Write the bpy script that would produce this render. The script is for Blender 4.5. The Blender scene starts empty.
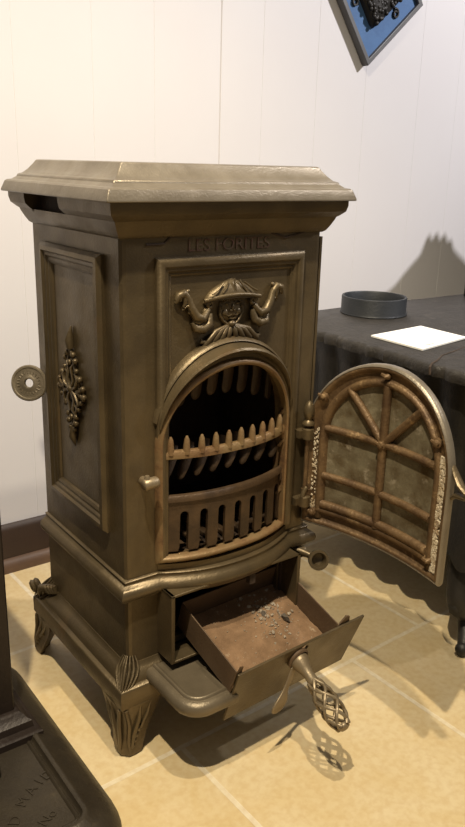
import bpy, bmesh, math, random
from math import sin, cos, pi, radians, sqrt
from mathutils import Vector, Matrix
random.seed(7)
C = bpy.context.scene
COL = C.collection

# ---------------- camera ----------------
F_PX, PITCH, YAW, ROLL = 777.3, 0.3107, 0.6355, 0.0269
CAM = Vector((-0.4588, -0.8631, 0.8463))
def cam_axes():
    sy, cy, sp, cp = sin(YAW), cos(YAW), sin(PITCH), cos(PITCH)
    fw = Vector((sy*cp, cy*cp, -sp)); rt = Vector((cy, -sy, 0)); up = rt.cross(fw)
    c, s = cos(ROLL), sin(ROLL)
    return c*rt+s*up, -s*rt+c*up, fw
_r, _u, _f = cam_axes()
cd = bpy.data.cameras.new('camera'); co = bpy.data.objects.new('camera', cd); COL.objects.link(co)
cd.sensor_fit = 'VERTICAL'; cd.sensor_height = 24; cd.lens = F_PX/827*24; cd.clip_start = 0.02
m = Matrix((( _r.x, _u.x, -_f.x, CAM.x), (_r.y, _u.y, -_f.y, CAM.y), (_r.z, _u.z, -_f.z, CAM.z), (0, 0, 0, 1)))
co.matrix_world = m
C.camera = co

# ---------------- world, lamps, exposure ----------------
w = bpy.data.worlds.new('room_light'); C.world = w; w.use_nodes = True
w.node_tree.nodes['Background'].inputs[0].default_value = (1.0, 0.90, 0.78, 1)
w.node_tree.nodes['Background'].inputs[1].default_value = 0.15
def lamp(name, loc, energy, color, size, target=None, cone=None):
    if cone:
        l = bpy.data.lights.new(name, 'SPOT'); l.spot_size = radians(cone); l.spot_blend = 0.8
    else:
        l = bpy.data.lights.new(name, 'POINT')
    l.energy = energy; l.color = color; l.shadow_soft_size = size
    o = bpy.data.objects.new(name, l); COL.objects.link(o); o.location = loc
    if target:
        o.rotation_euler = (Vector(target)-Vector(loc)).to_track_quat('-Z', 'Y').to_euler()
    return o
lamp('ceiling_spot_light', (-0.50, -0.60, 2.30), 178, (1.0, 0.86, 0.63), 0.022, (0.25, 0.1, 0.2), 80)
lamp('ceiling_spot_light', (0.02, -0.46, 2.30), 95, (1.0, 0.86, 0.63), 0.022, (0.25, 0.0, 0.0), 80)
lamp('ceiling_spot_light', (2.00, -0.90, 2.20), 225, (1.0, 0.96, 0.96), 0.055, (0.95, 0.63, 1.15), 68)
C.view_settings.view_transform = 'Standard'; C.view_settings.look = 'None'
C.view_settings.exposure = 0.0; C.view_settings.gamma = 1; C.view_settings.use_curve_mapping = False

# ---------------- materials ----------------
def mat(name, base, rough=0.5, metal=0.0, var=None, vscale=30, vmix=0.5, bump=0.0, bscale=200, spots=None, sscale=18, slo=.55, shi=.68, rvar=0.0, coords='Object'):
    m = bpy.data.materials.new(name); m.use_nodes = True
    nt = m.node_tree; N = nt.nodes; L = nt.links; P = N['Principled BSDF']
    P.inputs['Roughness'].default_value = rough; P.inputs['Metallic'].default_value = metal
    tc = N.new('ShaderNodeTexCoord'); src = tc.outputs[coords]
    def noise(s, d=6, r=.6):
        n = N.new('ShaderNodeTexNoise'); n.inputs['Scale'].default_value = s; n.inputs['Detail'].default_value = d
        n.inputs['Roughness'].default_value = r; L.new(src, n.inputs['Vector']); return n
    def mix(fac, a, b):
        x = N.new('ShaderNodeMix'); x.data_type = 'RGBA'
        L.new(fac, x.inputs[0])
        for k, v in ((6, a), (7, b)):
            if isinstance(v, tuple): x.inputs[k].default_value = (*v[:3], 1)
            else: L.new(v, x.inputs[k])
        return x.outputs[2]
    def ramp(inp, lo, hi, top=1.0):
        r = N.new('ShaderNodeMapRange'); r.inputs[1].default_value = lo; r.inputs[2].default_value = hi
        r.inputs[3].default_value = 0; r.inputs[4].default_value = top; L.new(inp, r.inputs[0]); return r.outputs[0]
    out = None
    if var:
        n = noise(vscale); out = mix(ramp(n.outputs['Fac'], .35, .65, vmix), base, var)
    if spots:
        n = noise(sscale, 8, .7); out = mix(ramp(n.outputs['Fac'], slo, shi), out if out is not None else base, spots)
    if out is None: P.inputs['Base Color'].default_value = (*base, 1)
    else: L.new(out, P.inputs['Base Color'])
    if rvar:
        n = noise(vscale*1.7); r = N.new('ShaderNodeMapRange'); r.inputs[1].default_value = .3; r.inputs[2].default_value = .7
        r.inputs[3].default_value = rough-rvar; r.inputs[4].default_value = rough+rvar; L.new(n.outputs['Fac'], r.inputs[0]); L.new(r.outputs[0], P.inputs['Roughness'])
    if bump:
        n = noise(bscale, 3); b = N.new('ShaderNodeBump'); b.inputs['Strength'].default_value = bump; b.inputs['Distance'].default_value = .002
        L.new(n.outputs['Fac'], b.inputs['Height']); L.new(b.outputs[0], P.inputs['Normal'])
    return m
M = {}
M['iron'] = mat('bronzed_iron', (.138, .102, .054), .40, .5, (.082, .061, .034), 14, .8, .25, 260, (.15, .095, .045), 9, .58, .75, .09)
M['iron_sheen'] = mat('bronzed_iron_sheen', (.27, .235, .185), .38, .5, (.20, .17, .13), 22, .8, .25, 300, (.14, .11, .08), 12, .6, .75, .07)  # paler grey copy of the iron; the top's sheen is in the colour
M['iron_fender'] = mat('bronzed_iron_fender', (.19, .155, .105), .42, .45, (.13, .105, .07), 22, .8, .25, 300)
M['rust'] = mat('rusty_iron', (.190, .120, .058), .5, .35, (.09, .052, .026), 26, 1.0, .6, 240, (.36, .24, .12), 34, .58, .70, .08)
M['bar'] = mat('burnt_iron_bars', (.25, .175, .085), .5, .35, (.20, .11, .05), 30, .9, .4, 240, (.12, .07, .04), 30, .58, .7, .06)
M['burnt'] = mat('burnt_brown_iron', (.095, .058, .030), .5, .3, (.045, .028, .016), 30, .9, .4, 240)
M['soot'] = mat('sooty_iron', (.035, .024, .017), .85, .0, (.06, .035, .02), 25, .8, .5, 150)
M['pan'] = mat('rusted_sheet', (.13, .085, .05), .6, .2, (.09, .055, .03), 25, .8, .4, 240, (.17, .09, .045), 20, .58, .7, .06)
M['ash'] = mat('ash_dust', (.27, .165, .092), .95, 0, (.16, .095, .05), 30, 1.0, .9, 350, (.36, .27, .18), 70, .6, .7)
M['crumb'] = mat('pale_clinker', (.42, .36, .28), .9, 0, (.18, .14, .10), 80, .9, .8, 300)
M['lump'] = mat('dark_clinker', (.12, .10, .08), .9, 0, (.07, .055, .04), 60, .9, .9, 200)
M['mica'] = mat('sooty_mica', (.20, .175, .115), .28, .0, (.085, .06, .03), 26, 1.0, .4, 90, (.36, .31, .23), 34, .57, .70, .1)
M['gasket'] = mat('flaking_gasket', (.36, .27, .16), .9, 0, (.62, .55, .42), 90, 1.0, .9, 300, (.20, .11, .05), 60, .57, .66)
M['tool'] = mat('grey_handle_iron', (.27, .215, .14), .42, .5, (.2, .15, .09), 40, .8, .2, 300)
M['disc'] = mat('worn_disc_iron', (.25, .21, .15), .45, .4, (.17, .14, .10), 50, .8, .3, 300)
M['dark'] = mat('black_iron', (.013, .012, .011), .5, .2, (.022, .019, .016), 20, .8, .4, 200)
M['slate'] = mat('grey_cast_top', (.036, .032, .028), .5, .1, (.020, .018, .016), 30, .8, .9, 120, (.075, .068, .06), 25, .6, .7)
M['collar'] = mat('blue_black_iron', (.018, .021, .026), .5, .2, (.028, .031, .036), 30, .7, .3, 200)
M['card'] = mat('white_card', (.82, .82, .80), .7)
M['ink'] = mat('dark_ink', (.08, .08, .08), .7)
M['hearth'] = mat('dark_hearth_iron', (.052, .041, .026), .45, .3, (.032, .025, .017), 12, .9, .3, 220, (.10, .075, .045), 14, .6, .75, .08)
M['hearth_dark'] = mat('dark_brown_iron', (.018, .012, .010), .45, .2, (.028, .019, .015), 12, .8, .3, 200)
M['wood'] = mat('dark_stained_wood', (.042, .023, .013), .5, 0, (.028, .015, .009), 12, .8, .1, 200)
M['wood_shoe'] = mat('brown_stained_wood', (.115, .066, .038), .5, 0, (.08, .045, .027), 12, .8, .1, 200)
M['blue'] = mat('blue_painted_panel', (.055, .135, .30), .7, 0, (.045, .11, .25), 20, .7, .2, 200)
M['frame'] = mat('grey_frame', (.10, .10, .105), .5, 0, (.08, .08, .085), 20, .7, .1, 200)
M['cord'] = mat('black_cord', (.01, .01, .01), .5)
M['wall'] = mat('white_boards', (.63, .615, .63), .55, 0, (.615, .595, .61), 6, .6, .05, 60)
M['letters'] = mat('worn_red_letters', (.095, .040, .024), .6, .2, (.10, .070, .038), 120, 1.0, .2, 260)
# floor tiles
def floor_mat():
    m = bpy.data.materials.new('beige_tiles'); m.use_nodes = True
    nt = m.node_tree; N = nt.nodes; L = nt.links; P = N['Principled BSDF']
    tc = N.new('ShaderNodeTexCoord'); mp = N.new('ShaderNodeMapping'); L.new(tc.outputs['Object'], mp.inputs[0])
    br = N.new('ShaderNodeTexBrick'); br.offset = .5; br.squash = 1
    br.inputs['Scale'].default_value = 1; br.inputs['Brick Width'].default_value = .3725; br.inputs['Row Height'].default_value = .3725
    br.inputs['Mortar Size'].default_value = .0046; br.inputs['Mortar Smooth'].default_value = .25; br.inputs['Bias'].default_value = 0
    br.inputs['Color1'].default_value = (.66, .525, .30, 1); br.inputs['Color2'].default_value = (.62, .48, .255, 1)
    br.inputs['Mortar'].default_value = (.74, .66, .50, 1); L.new(mp.outputs[0], br.inputs['Vector'])
    n = N.new('ShaderNodeTexNoise'); n.inputs['Scale'].default_value = 9; n.inputs['Detail'].default_value = 8; n.inputs['Roughness'].default_value = .65
    n.inputs['Distortion'].default_value = .6
    L.new(tc.outputs['Object'], n.inputs['Vector'])
    n2 = N.new('ShaderNodeTexNoise'); n2.inputs['Scale'].default_value = 90; n2.inputs['Detail'].default_value = 5; L.new(tc.outputs['Object'], n2.inputs['Vector'])
    def mix(bt, fac, a, b, f=None):
        x = N.new('ShaderNodeMix'); x.data_type = 'RGBA'; x.blend_type = bt
        if f is None: x.inputs[0].default_value = fac
        else:
            r = N.new('ShaderNodeMapRange'); r.inputs[1].default_value = .40; r.inputs[2].default_value = .66; r.inputs[4].default_value = fac
            L.new(f, r.inputs[0]); L.new(r.outputs[0], x.inputs[0])
        L.new(a, x.inputs[6]); x.inputs[7].default_value = b; return x.outputs[2]
    c = mix('MIX', .55, br.outputs['Color'], (.74, .64, .44, 1), n.outputs['Fac'])
    c = mix('MIX', .30, c, (.50, .33, .14, 1), n2.outputs['Fac'])
    L.new(c, P.inputs['Base Color'])
    P.inputs['Roughness'].default_value = .42
    b = N.new('ShaderNodeBump'); b.inputs['Strength'].default_value = .25; b.inputs['Distance'].default_value = .002
    inv = N.new('ShaderNodeMath'); inv.operation = 'SUBTRACT'; inv.inputs[0].default_value = 1; L.new(br.outputs['Fac'], inv.inputs[1])
    ad = N.new('ShaderNodeMath'); ad.operation = 'MULTIPLY_ADD'; ad.inputs[1].default_value = .12; L.new(n2.outputs['Fac'], ad.inputs[0]); L.new(inv.outputs[0], ad.inputs[2])
    L.new(ad.outputs[0], b.inputs['Height']); L.new(b.outputs[0], P.inputs['Normal'])
    return m
M['floor'] = floor_mat()

# ---------------- mesh helpers ----------------
def obj(name, bm, m, parent=None, bevel=0, smooth=32, subd=0):
    bmesh.ops.recalc_face_normals(bm, faces=bm.faces)
    lim = radians(smooth)
    for f in bm.faces: f.smooth = True
    for e in bm.edges:
        if len(e.link_faces) == 2: e.smooth = e.calc_face_angle(0) < lim
        else: e.smooth = False
    me = bpy.data.meshes.new(name); bm.to_mesh(me); bm.free()
    me.materials.append(M[m]); o = bpy.data.objects.new(name, me); COL.objects.link(o)
    if parent: o.parent = parent
    if bevel:
        b = o.modifiers.new('bevel', 'BEVEL'); b.width = bevel; b.segments = 2; b.limit_method = 'ANGLE'; b.angle_limit = radians(40)
    if subd:
        s = o.modifiers.new('subd', 'SUBSURF'); s.levels = subd; s.render_levels = subd
    return o
def thing(name, label, cat, loc=(0, 0, 0), group=None):
    o = bpy.data.objects.new(name, None); COL.objects.link(o); o.location = loc
    o.empty_display_size = .05; o['label'] = label; o['category'] = cat
    if group: o['group'] = group
    return o
def tag(o, label, cat, group=None, kind=None):
    o['label'] = label; o['category'] = cat
    if group: o['group'] = group
    if kind: o['kind'] = kind
    return o
def BM(): return bmesh.new()
def box(bm, x0, x1, y0, y1, z0, z1, mtx=None):
    vs = [bm.verts.new(Vector(p)) for p in ((x0,y0,z0),(x1,y0,z0),(x1,y1,z0),(x0,y1,z0),(x0,y0,z1),(x1,y0,z1),(x1,y1,z1),(x0,y1,z1))]
    if mtx:
        for v in vs: v.co = mtx @ v.co
    for f in ((0,3,2,1),(4,5,6,7),(0,1,5,4),(1,2,6,5),(2,3,7,6),(3,0,4,7)): bm.faces.new([vs[i] for i in f])
    return vs
def loft(bm, rings, closed=True, cap=True):
    R = [[bm.verts.new(Vector(p)) for p in r] for r in rings]
    n = len(R[0])
    for a, b in zip(R, R[1:]):
        for i in range(n if closed else n-1):
            j = (i+1) % n
            try: bm.faces.new((a[i], a[j], b[j], b[i]))
            except ValueError: pass
    if cap and closed:
        for r in (R[0], R[-1]):
            try: bm.faces.new(r)
            except ValueError: pass
    return R
def tube(bm, pts, r, n=8, closed=False, cap=True, flat=1.0):
    pts = [Vector(p) for p in pts]; k = len(pts)
    rs = r if isinstance(r, (list, tuple)) else [r]*k
    rings = []; prev = None
    for i, p in enumerate(pts):
        a = pts[(i-1) % k] if (closed or i > 0) else p
        b = pts[(i+1) % k] if (closed or i < k-1) else p
        t = (b-a).normalized()
        if prev is None:
            h = Vector((0, 0, 1)) if abs(t.z) < .9 else Vector((0, 1, 0)); nn = (h-t*h.dot(t)).normalized()
        else: nn = (prev-t*prev.dot(t)).normalized()
        prev = nn; bb = t.cross(nn)
        rings.append([p+(nn*cos(2*pi*j/n)*flat+bb*sin(2*pi*j/n))*rs[i] for j in range(n)])
    if closed: rings.append(rings[0]); R = loft(bm, rings[:-1], True, False)
    else: R = loft(bm, rings, True, cap)
    if closed:
        a, b = R[-1], R[0]
        for i in range(n):
            j = (i+1) % n; bm.faces.new((a[i], a[j], b[j], b[i]))
def lathe(bm, prof, n=24, mtx=Matrix(), cap=True):
    rings = [[mtx @ Vector((r*cos(2*pi*j/n), r*sin(2*pi*j/n), z)) for j in range(n)] for r, z in prof]
    loft(bm, rings, True, cap)
def ball(bm, c, r, n=8, sc=(1, 1, 1), rot=None):
    mt = Matrix.Translation(Vector(c)) @ (rot if rot else Matrix()) @ Matrix.Diagonal((r*sc[0], r*sc[1], r*sc[2], 1))
    bmesh.ops.create_uvsphere(bm, u_segments=n+2, v_segments=n, radius=1, matrix=mt)
def sweep(bm, path, prof, closed, mp, cap=True):
    """path: 2-D points; prof: (lateral, height); lateral goes to the right of travel; mitred corners"""
    k = len(path); P = [Vector(p) for p in path]; mit = []
    for i in range(k):
        d0 = (P[i]-P[i-1]).normalized() if (closed or i > 0) else None
        d1 = (P[(i+1) % k]-P[i]).normalized() if (closed or i < k-1) else None
        if d0 is None: d0 = d1
        if d1 is None: d1 = d0
        n0 = Vector((d0.y, -d0.x)); n1 = Vector((d1.y, -d1.x)); mm = (n0+n1).normalized()
        mit.append(mm/max(.35, mm.dot(n0)))
    rings = [[mp(P[i]+mit[i]*a, h) for a, h in prof] for i in range(k)]
    R = [[bm.verts.new(Vector(p)) for p in r] for r in rings]
    m = len(prof)
    for i in range(k if closed else k-1):
        a, b = R[i], R[(i+1) % k]
        for j in range(m-1): bm.faces.new((a[j], a[j+1], b[j+1], b[j]))
    if not closed and cap:
        bm.faces.new(R[0]); bm.faces.new(R[-1])
    return R
def plate(bm, outer, holes, mp, h0, h1):
    """flat plate with holes, outlines as 2-D loops, thickness h0..h1"""
    edges = []; loops = []
    for lp in [outer]+holes:
        vs = [bm.verts.new((p[0], p[1], 0)) for p in lp]; loops.append(vs)
        for i in range(len(vs)): edges.append(bm.edges.new((vs[i], vs[(i+1) % len(vs)])))
    r = bmesh.ops.triangle_fill(bm, use_beauty=True, use_dissolve=False, edges=edges)
    faces = [g for g in r['geom'] if isinstance(g, bmesh.types.BMFace)]
    vmap = {}; top = []
    for vs in loops:
        for v in vs: vmap[v] = bm.verts.new(mp(Vector((v.co.x, v.co.y)), h1))
    for f in faces: bm.faces.new([vmap[v] for v in reversed(f.verts)])
    for vs in loops:
        for i in range(len(vs)):
            a, b = vs[i], vs[(i+1) % len(vs)]; bm.faces.new((a, b, vmap[b], vmap[a]))
    for vs in loops:
        for v in vs: v.co = mp(Vector((v.co.x, v.co.y)), h0)
def text_bm(bm, s, size, mtx, extrude=.0008, align='CENTER', spacing=1.0):
    cu = bpy.data.curves.new('lettering', 'FONT'); cu.body = s; cu.size = size; cu.extrude = extrude; cu.align_x = align; cu.space_character = spacing
    o = bpy.data.objects.new('lettering', cu); COL.objects.link(o)
    dg = bpy.context.evaluated_depsgraph_get(); me = bpy.data.meshes.new_from_object(o.evaluated_get(dg))
    me.transform(mtx); bm.from_mesh(me); bpy.data.objects.remove(o); bpy.data.curves.remove(cu)

# =====================================================================
# SETTING
# =====================================================================
YW = .627
def struct(name, bm, m, **k):
    o = obj(name, bm, m, **k); o['kind'] = 'structure'; return o
b = BM(); box(b, -2.5, 3.5, -2.6, YW+.02-(-.0), -.05, 0)
fl = struct('floor', b, 'floor')
# shift mesh so that the object-space tile pattern lands on the photo's joints
T = Vector((.065-.0, -.045, 0)); a = radians(2.0)
fl.data.transform(Matrix.Translation(-T)); fl.data.transform(Matrix.Rotation(-a, 4, 'Z')); fl.matrix_world = Matrix.Translation(T) @ Matrix.Rotation(a, 4, 'Z')
# boards with grooves
seams = [-2.1, -1.9, -1.65, -1.5, -1.3, -1.08, -.9, -.7, -.52, -.36, -.2, -.03, .12, .28, .419, .584, .698, .86, 1.02, 1.215, 1.37, 1.53, 1.66, 1.84, 2.0, 2.2, 2.37, 2.6, 2.8, 3.1]
xs = [(-2.5, 0)]
for s in seams:
    g = .0016 if abs(s-.584) < .001 else .001; d = .0022 if g > .0015 else .0005
    xs += [(s-g, 0), (s, d), (s+g, 0)]
xs += [(3.5, 0)]
b = BM(); loft(b, [[(x, YW+d, 0) for x, d in xs]+[(3.5, YW+.03, 0), (-2.5, YW+.03, 0)], [(x, YW+d, 2.6) for x, d in xs]+[(3.5, YW+.03, 2.6), (-2.5, YW+.03, 2.6)]])
struct('wall_back', b, 'wall', smooth=5)
pr = [(0, 0), (.012, 0), (.012, .092), (.008, .100), (.004, .104), (0, .104)]
b = BM(); loft(b, [[(x, YW-d, z) for d, z in pr] for x in (-2.5, 3.5)]); struct('baseboard_back', b, 'wood')
pr = [(.0125, 0), (.026, 0), (.026, .012), (.022, .022), (.016, .028), (.0125, .029)]
b = BM(); loft(b, [[(x, YW-d, z) for d, z in pr] for x in (-2.5, 3.5)]); struct('trim_1', b, 'wood_shoe')

# =====================================================================
# MAIN STOVE
# =====================================================================
W, D = .331, .273
ZT, ZM = .7573, .2813
stove = thing('cast_iron_stove', 'bronze-brown ornate cast iron stove with its arched door and ash drawer open', 'stove')
XY = lambda p, h: Vector((p.x, p.y, h))
FR = lambda p, h: Vector((p.x, -h, p.y))         # plane of the front: (x,z), h towards the viewer
SD = lambda p, h: Vector((-h, p.x, p.y))         # plane of the left side: (y,z), h outwards
rect = [(0, 0), (W, 0), (W, D), (0, D)]           # counter-clockwise: right of travel = outside
def ring_profile(bm, prof, path=rect, closed=True): return sweep(bm, path, prof, closed, XY)
cx, RA, ZS, ZB = .165, .1135, .473, .303
def bow(x, amp=.028, half=.124):
    u = min(1, abs(x-cx)/half); return amp*(1-u**2.4)
def arch(r, zs, zb, n=28):
    return [(cx-r, zb)]+[(cx-r*cos(pi*i/n), zs+r*sin(pi*i/n)) for i in range(n+1)]+[(cx+r, zb)]
# body: front plate with the door hole and the drawer hole
b = BM()
hole = list(reversed(arch(RA+.003, ZS, ZB-.004)))
dhole = [(.066, .165), (.276, .165), (.276, .252), (.066, .252)]
plate(b, [(0.008, .13), (W-.008, .13), (W-.008, .785), (.008, .785)], [hole, dhole], FR, -.007, 0)
# rounded corner posts and the other three walls
for x0, s in ((0, 1), (W, -1)):
    loft(b, [[(x0+s*.008, 0, z), (x0+s*.003, .001, z), (x0, .005, z), (x0, .012, z), (x0+s*.008, .012, z)] for z in (.13, .785)])
obj('front_plate', b, 'iron', stove)
b = BM(); box(b, 0, .007, .012, D, .13, .785)
obj('side_wall', b, 'iron', stove)
b = BM(); box(b, W-.007, W, .012, D, .13, .785)
obj('side_wall', b, 'iron', stove)
b = BM(); box(b, .007, W-.007, D-.007, D, .13, .785); obj('back_wall', b, 'iron', stove)
# edge strip standing off the right front corner
b = BM(); box(b, W+.0015, W+.006, .004, .012, .295, .748); obj('edge_strip', b, 'iron', stove)
# top slab
b = BM()
pr = [(.0335, .800), (.0335, .803), (.029, .8145), (.0265, .8165), (.021, .8175), (.0155, .8215), (.0145, .8245), (.009, .8265), (.003, .832), (-.003, .8395), (-.0065, .8448), (-.010, .8455)]
R = ring_profile(b, pr)
b.faces.new([r[-1] for r in R]); b.faces.new([r[0] for r in R])
obj('top_slab', b, 'iron_sheen', stove, bevel=.0012, smooth=25)
# cornice under the slab, with the air slot in its left side
pr = [(-.004, .7995), (.0255, .7995), (.0255, .793), (.0235, .785), (.017, .779), (.014, .777), (.0125, .773), (.008, .764), (.004, .7575), (.0, .755), (-.004, .755)]
b = BM()
slot0, slot1 = .238, .123     # y of the slot ends
full = [(0, slot1), (0, 0), (W, 0), (W, D), (0, D), (0, slot0)]
sweep(b, full, pr, False, XY)
low = [p for p in pr if p[1] < .778]
low = [(-.004, .777)]+[(.0125, .777)]+low[1:]
sweep(b, [(0, slot0), (0, slot1)], low, False, XY)
obj('cornice', b, 'iron', stove, smooth=28)
b = BM(); box(b, -.0005, .004, slot1, slot0, .776, .7995); obj('slot_shade', b, 'soot', stove)  # dark panel puts the shade inside the open slot into colour
# crack lines + lettering band under the cornice
b = BM()
def ridge(bm, pts, r): tube(bm, [FR(Vector(p), .0003) for p in pts], r, 6)
ridge(b, [(.036, .747), (.062, .7475), (.072, .7555), (.088, .757)], .0016)
ridge(b, [(.236, .7565), (.252, .752), (.262, .7495), (.282, .7525), (.298, .757)], .0016)
ridge(b, [(.088, .757), (.16, .7575), (.236, .7565)], .0009)
obj('scroll_line', b, 'soot', stove)
b = BM()
text_bm(b, 'LES FORITES', .0225, Matrix.Translation((.166, -.0004, .7365)) @ Matrix.Rotation(pi/2, 4, 'X') @ Matrix.Diagonal((1.12, 1, 1, 1)), .0006)
o = obj('raised_lettering', b, 'letters', stove); o['label'] = 'worn reddish raised lettering'
# mouldings above/below
front_path = [(0, D), (0, 0), (.052, 0)]
def bowpath(amp, x0=.052, x1=.290, n=18):
    mid = (x0+x1)/2; hw = (x1-x0)/2
    return [(x0+(x1-x0)*i/n, -amp*(1-abs((x0+(x1-x0)*i/n-mid)/hw)**2.2)) for i in range(n+1)]
bp = bowpath(.034)
path = [(0, D), (0, 0)]+bp+[(W, 0), (W, D)]
pr = [(-.006, .2845), (.003, .2845), (.0045, .283), (.003, .2805), (.004, .277), (.008, .2745), (.013, .270), (.0145, .264), (.0125, .258), (.008, .2545), (.0035, .2535), (.003, .250), (0.0, .249), (-.006, .249)]
b = BM(); sweep(b, path, pr, False, XY); obj('waist_moulding', b, 'iron', stove, smooth=50)
# fill between the waist moulding and the flat front (apron of the bow)
b = BM()
pts = [(x, y) for x, y in bp]
loft(b, [[(x, y-.003, z) for x, y in pts]+[(pts[-1][0], .002, z), (pts[0][0], .002, z)] for z in (.250, .284)])
loft(b, [[(x, y*.9-.0, z) for x, y in pts]+[(pts[-1][0], .002, z), (pts[0][0], .002, z)] for z in (.284, .2945)])
obj('bowed_sill', b, 'iron', stove)
# plinth
pr = [(-.004, .090), (.0235, .090), (.0245, .0925), (.0245, .1185), (.0225, .1215), (.017, .1235), (.016, .1275), (.012, .1335), (.006, .1375), (.003, .141), (.001, .146), (-.004, .147)]
b = BM(); ring_profile(b, pr); R = None
obj('plinth', b, 'iron', stove, smooth=40)
b = BM(); box(b, 0, W, 0, D, .094, .13); obj('base_plate', b, 'soot', stove)

# corner acanthus leaves on the plinth + feet
def foot(bm, ox, oy, sx, sy):
    # sections: z, half-width along each side, reach outward of the toe
    sec = [(.092, .062, .000), (.084, .061, -.001), (.068, .054, -.004), (.050, .044, -.006), (.032, .037, -.006), (.016, .033, -.005), (.006, .031, -.004), (.0, .027, -.006)]
    ry = .030 if sy < 0 else .0
    rings = []
    for z, hw, out in sec:
        c0 = -out  # corner position (diagonal), local coordinates run inwards
        r = []
        th = max(.014, hw*.45)
        for px, py in ((hw, 0), (hw*.6, -.002), (hw*.25, -.001), (.006, .0015), (.0015, .006), (-.001, hw*.25), (-.002, hw*.6), (0, hw), (th*.6, hw*.92), (th, th), (hw*.92, th*.6)):
            r.append((ox+sx*(px+c0), oy+sy*(py+c0)+ry*max(0, 1-z/.085)**.8, z))
        rings.append(r)
    loft(bm, rings)
def foot_leaf(bm, ox, oy, sx, sy):
    for swap in (0, 1):
        def P(a, z, h):   # a along the side from the corner; h proud
            out = {}
            t = max(0, min(1, (.05-z)/.05)); o = -.005*t-.004*(1-abs(z-.055)/.05)
            px, py = (a-o, -h-o+.0) if not swap else (-h-o, a-o)
            return (ox+sx*px, oy+sy*py+(.030 if sy < 0 else 0)*max(0, 1-z/.085)**.8, z)
        tube(bm, [P(.006, .088, .001), (P(.010, .060, .001)), P(.008, .03, .001), P(.010, .008, .001)], [.003, .004, .0035, .002], 6)
        tube(bm, [P(.030, .088, .001), P(.026, .066, .002), P(.016, .040, .002), P(.012, .016, .002)], [.002, .004, .004, .002], 6)
        tube(bm, [P(.046, .086, .001), P(.040, .070, .002), P(.028, .048, .002)], [.0015, .003, .0025], 6)
        for a, z, r in ((.026, .046, .0045), (.022, .037, .004), (.018, .028, .004), (.016, .019, .0035), (.034, .056, .004)):
            ball(bm, P(a, z, .0), r, 6)
for ox, oy, sx, sy in ((-.0235, -.0235, 1, 1), (W+.0235, -.0235, -1, 1), (-.0235, D+.0235, 1, -1), (W+.0235, D+.0235, -1, -1)):
    b = BM(); foot(b, ox, oy, sx, sy); f = obj('leg', b, 'iron', stove, smooth=40)
    b = BM(); foot_leaf(b, ox, oy, sx, sy); obj('leaf_carving', b, 'iron', f)
for ox, oy, sx, sy in ((0, 0, 1, 1), (W, 0, -1, 1), (0, D, 1, -1), (W, D, -1, -1)):
    b = BM()
    def Q(a, c, z): return (ox-sx*c+sx*a*.5+0, oy-sy*c, z)
    for k in range(-3, 4):
        t = k/3
        dx, dy = (t*.022, 0) if t > 0 else (0, -t*.022)
        pts = []
        for s in range(6):
            q = s/5; zz = .119+q*.038; off = .0225*(1-q)**.85-.0005; sp = .25+.75*sin(pi*min(1, q*.75+.12))
            pts.append((ox-sx*off+sx*dx*sp, oy-sy*off+sy*dy*sp, zz+.004*(1-abs(t))))
        tube(b, pts, [.0012, .0020, .0025, .0025, .002, .0010], 6)
    if (ox, oy) == (0, D):   # curled scroll standing proud at the rear left corner
        b2 = BM()
        lathe(b2, [(.003, -.007), (.009, -.008), (.0125, -.004), (.010, 0), (.0125, .004), (.009, .008), (.003, .007)], 16, Matrix.Translation((-.022, D+.016, .144)) @ Matrix.Rotation(radians(65), 4, 'Y') @ Matrix.Rotation(.3, 4, 'X'))
        for q_ in range(4): tube(b2, [(-.020+.006*q_, D+.004-.004*q_, .134), (-.021+.005*q_, D-.006-.003*q_, .150), (-.017+.004*q_, D-.015-.003*q_, .153), (-.013+.003*q_, D-.021-.002*q_, .143)], [.005, .0066, .0056, .003], 8)
        obj('corner_scroll', b2, 'iron', stove, smooth=60)
    obj('corner_leaf', b, 'iron', stove, smooth=60)

# fender shelf in front of the plinth
def rr_path(x0, x1, y0, y1, r, n=7):
    p = [(x0, y1)]
    p += [(x0+r-r*cos(pi/2*i/n), y0+r-r*sin(pi/2*i/n)) for i in range(n+1)]
    p += [(x1-r+r*sin(pi/2*i/n), y0+r-r*cos(pi/2*i/n)) for i in range(n+1)]
    p += [(x1, y1)]
    return p
b = BM()
fp = rr_path(.031, .296, -.122, -.012, .030)
pr = [(-.004, .114), (.001, .114), (.005, .116), (.0085, .121), (.0090, .127), (.0075, .132), (.004, .1355), (.000, .1370), (-.0035, .1375), (-.0045, .1405), (-.0065, .1415), (-.0085, .1410), (-.0105, .1385), (-.0125, .1380)]
fp = [p for p in fp if p[0] < .15][:-0 or None]
fp = [p for p in fp if p[0] < .065]+[(.098, -.122), (.098, -.068), (.292, -.068), (.292, -.012)]
R = sweep(b, fp, pr, False, XY, cap=False)
b.faces.new([r[-1] for r in R]); b.faces.new([r[0] for r in R])
obj('fender_shelf', b, 'iron_fender', stove, smooth=60)

# drawer housing
b = BM()
HZ0, HZ1 = .150, .2625
box(b, .050, .056, -.041, .003, HZ0, HZ1); box(b, .284, .290, -.041, .003, HZ0, HZ1)
box(b, .050, .290, -.041, .003, HZ1-.004, HZ1); box(b, .056, .284, -.041, .003, HZ0, HZ0+.004)
obj('drawer_housing', b, 'iron', stove, bevel=.001)
b = BM(); box(b, .060, .064, -.004, .2, .155, .258); box(b, .280, .284, -.004, .2, .155, .258); box(b, .06, .284, .2, .204, .15, .262); box(b, .064, .28, -.004, .2, .15, .154)
box(b, .064, .28, -.004, .2, .256, .26)
obj('ash_chamber', b, 'soot', stove)
b = BM(); box(b, .187, .197, -.044, -.034, .240, .2585); obj('drawer_catch', b, 'soot', stove)

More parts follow.
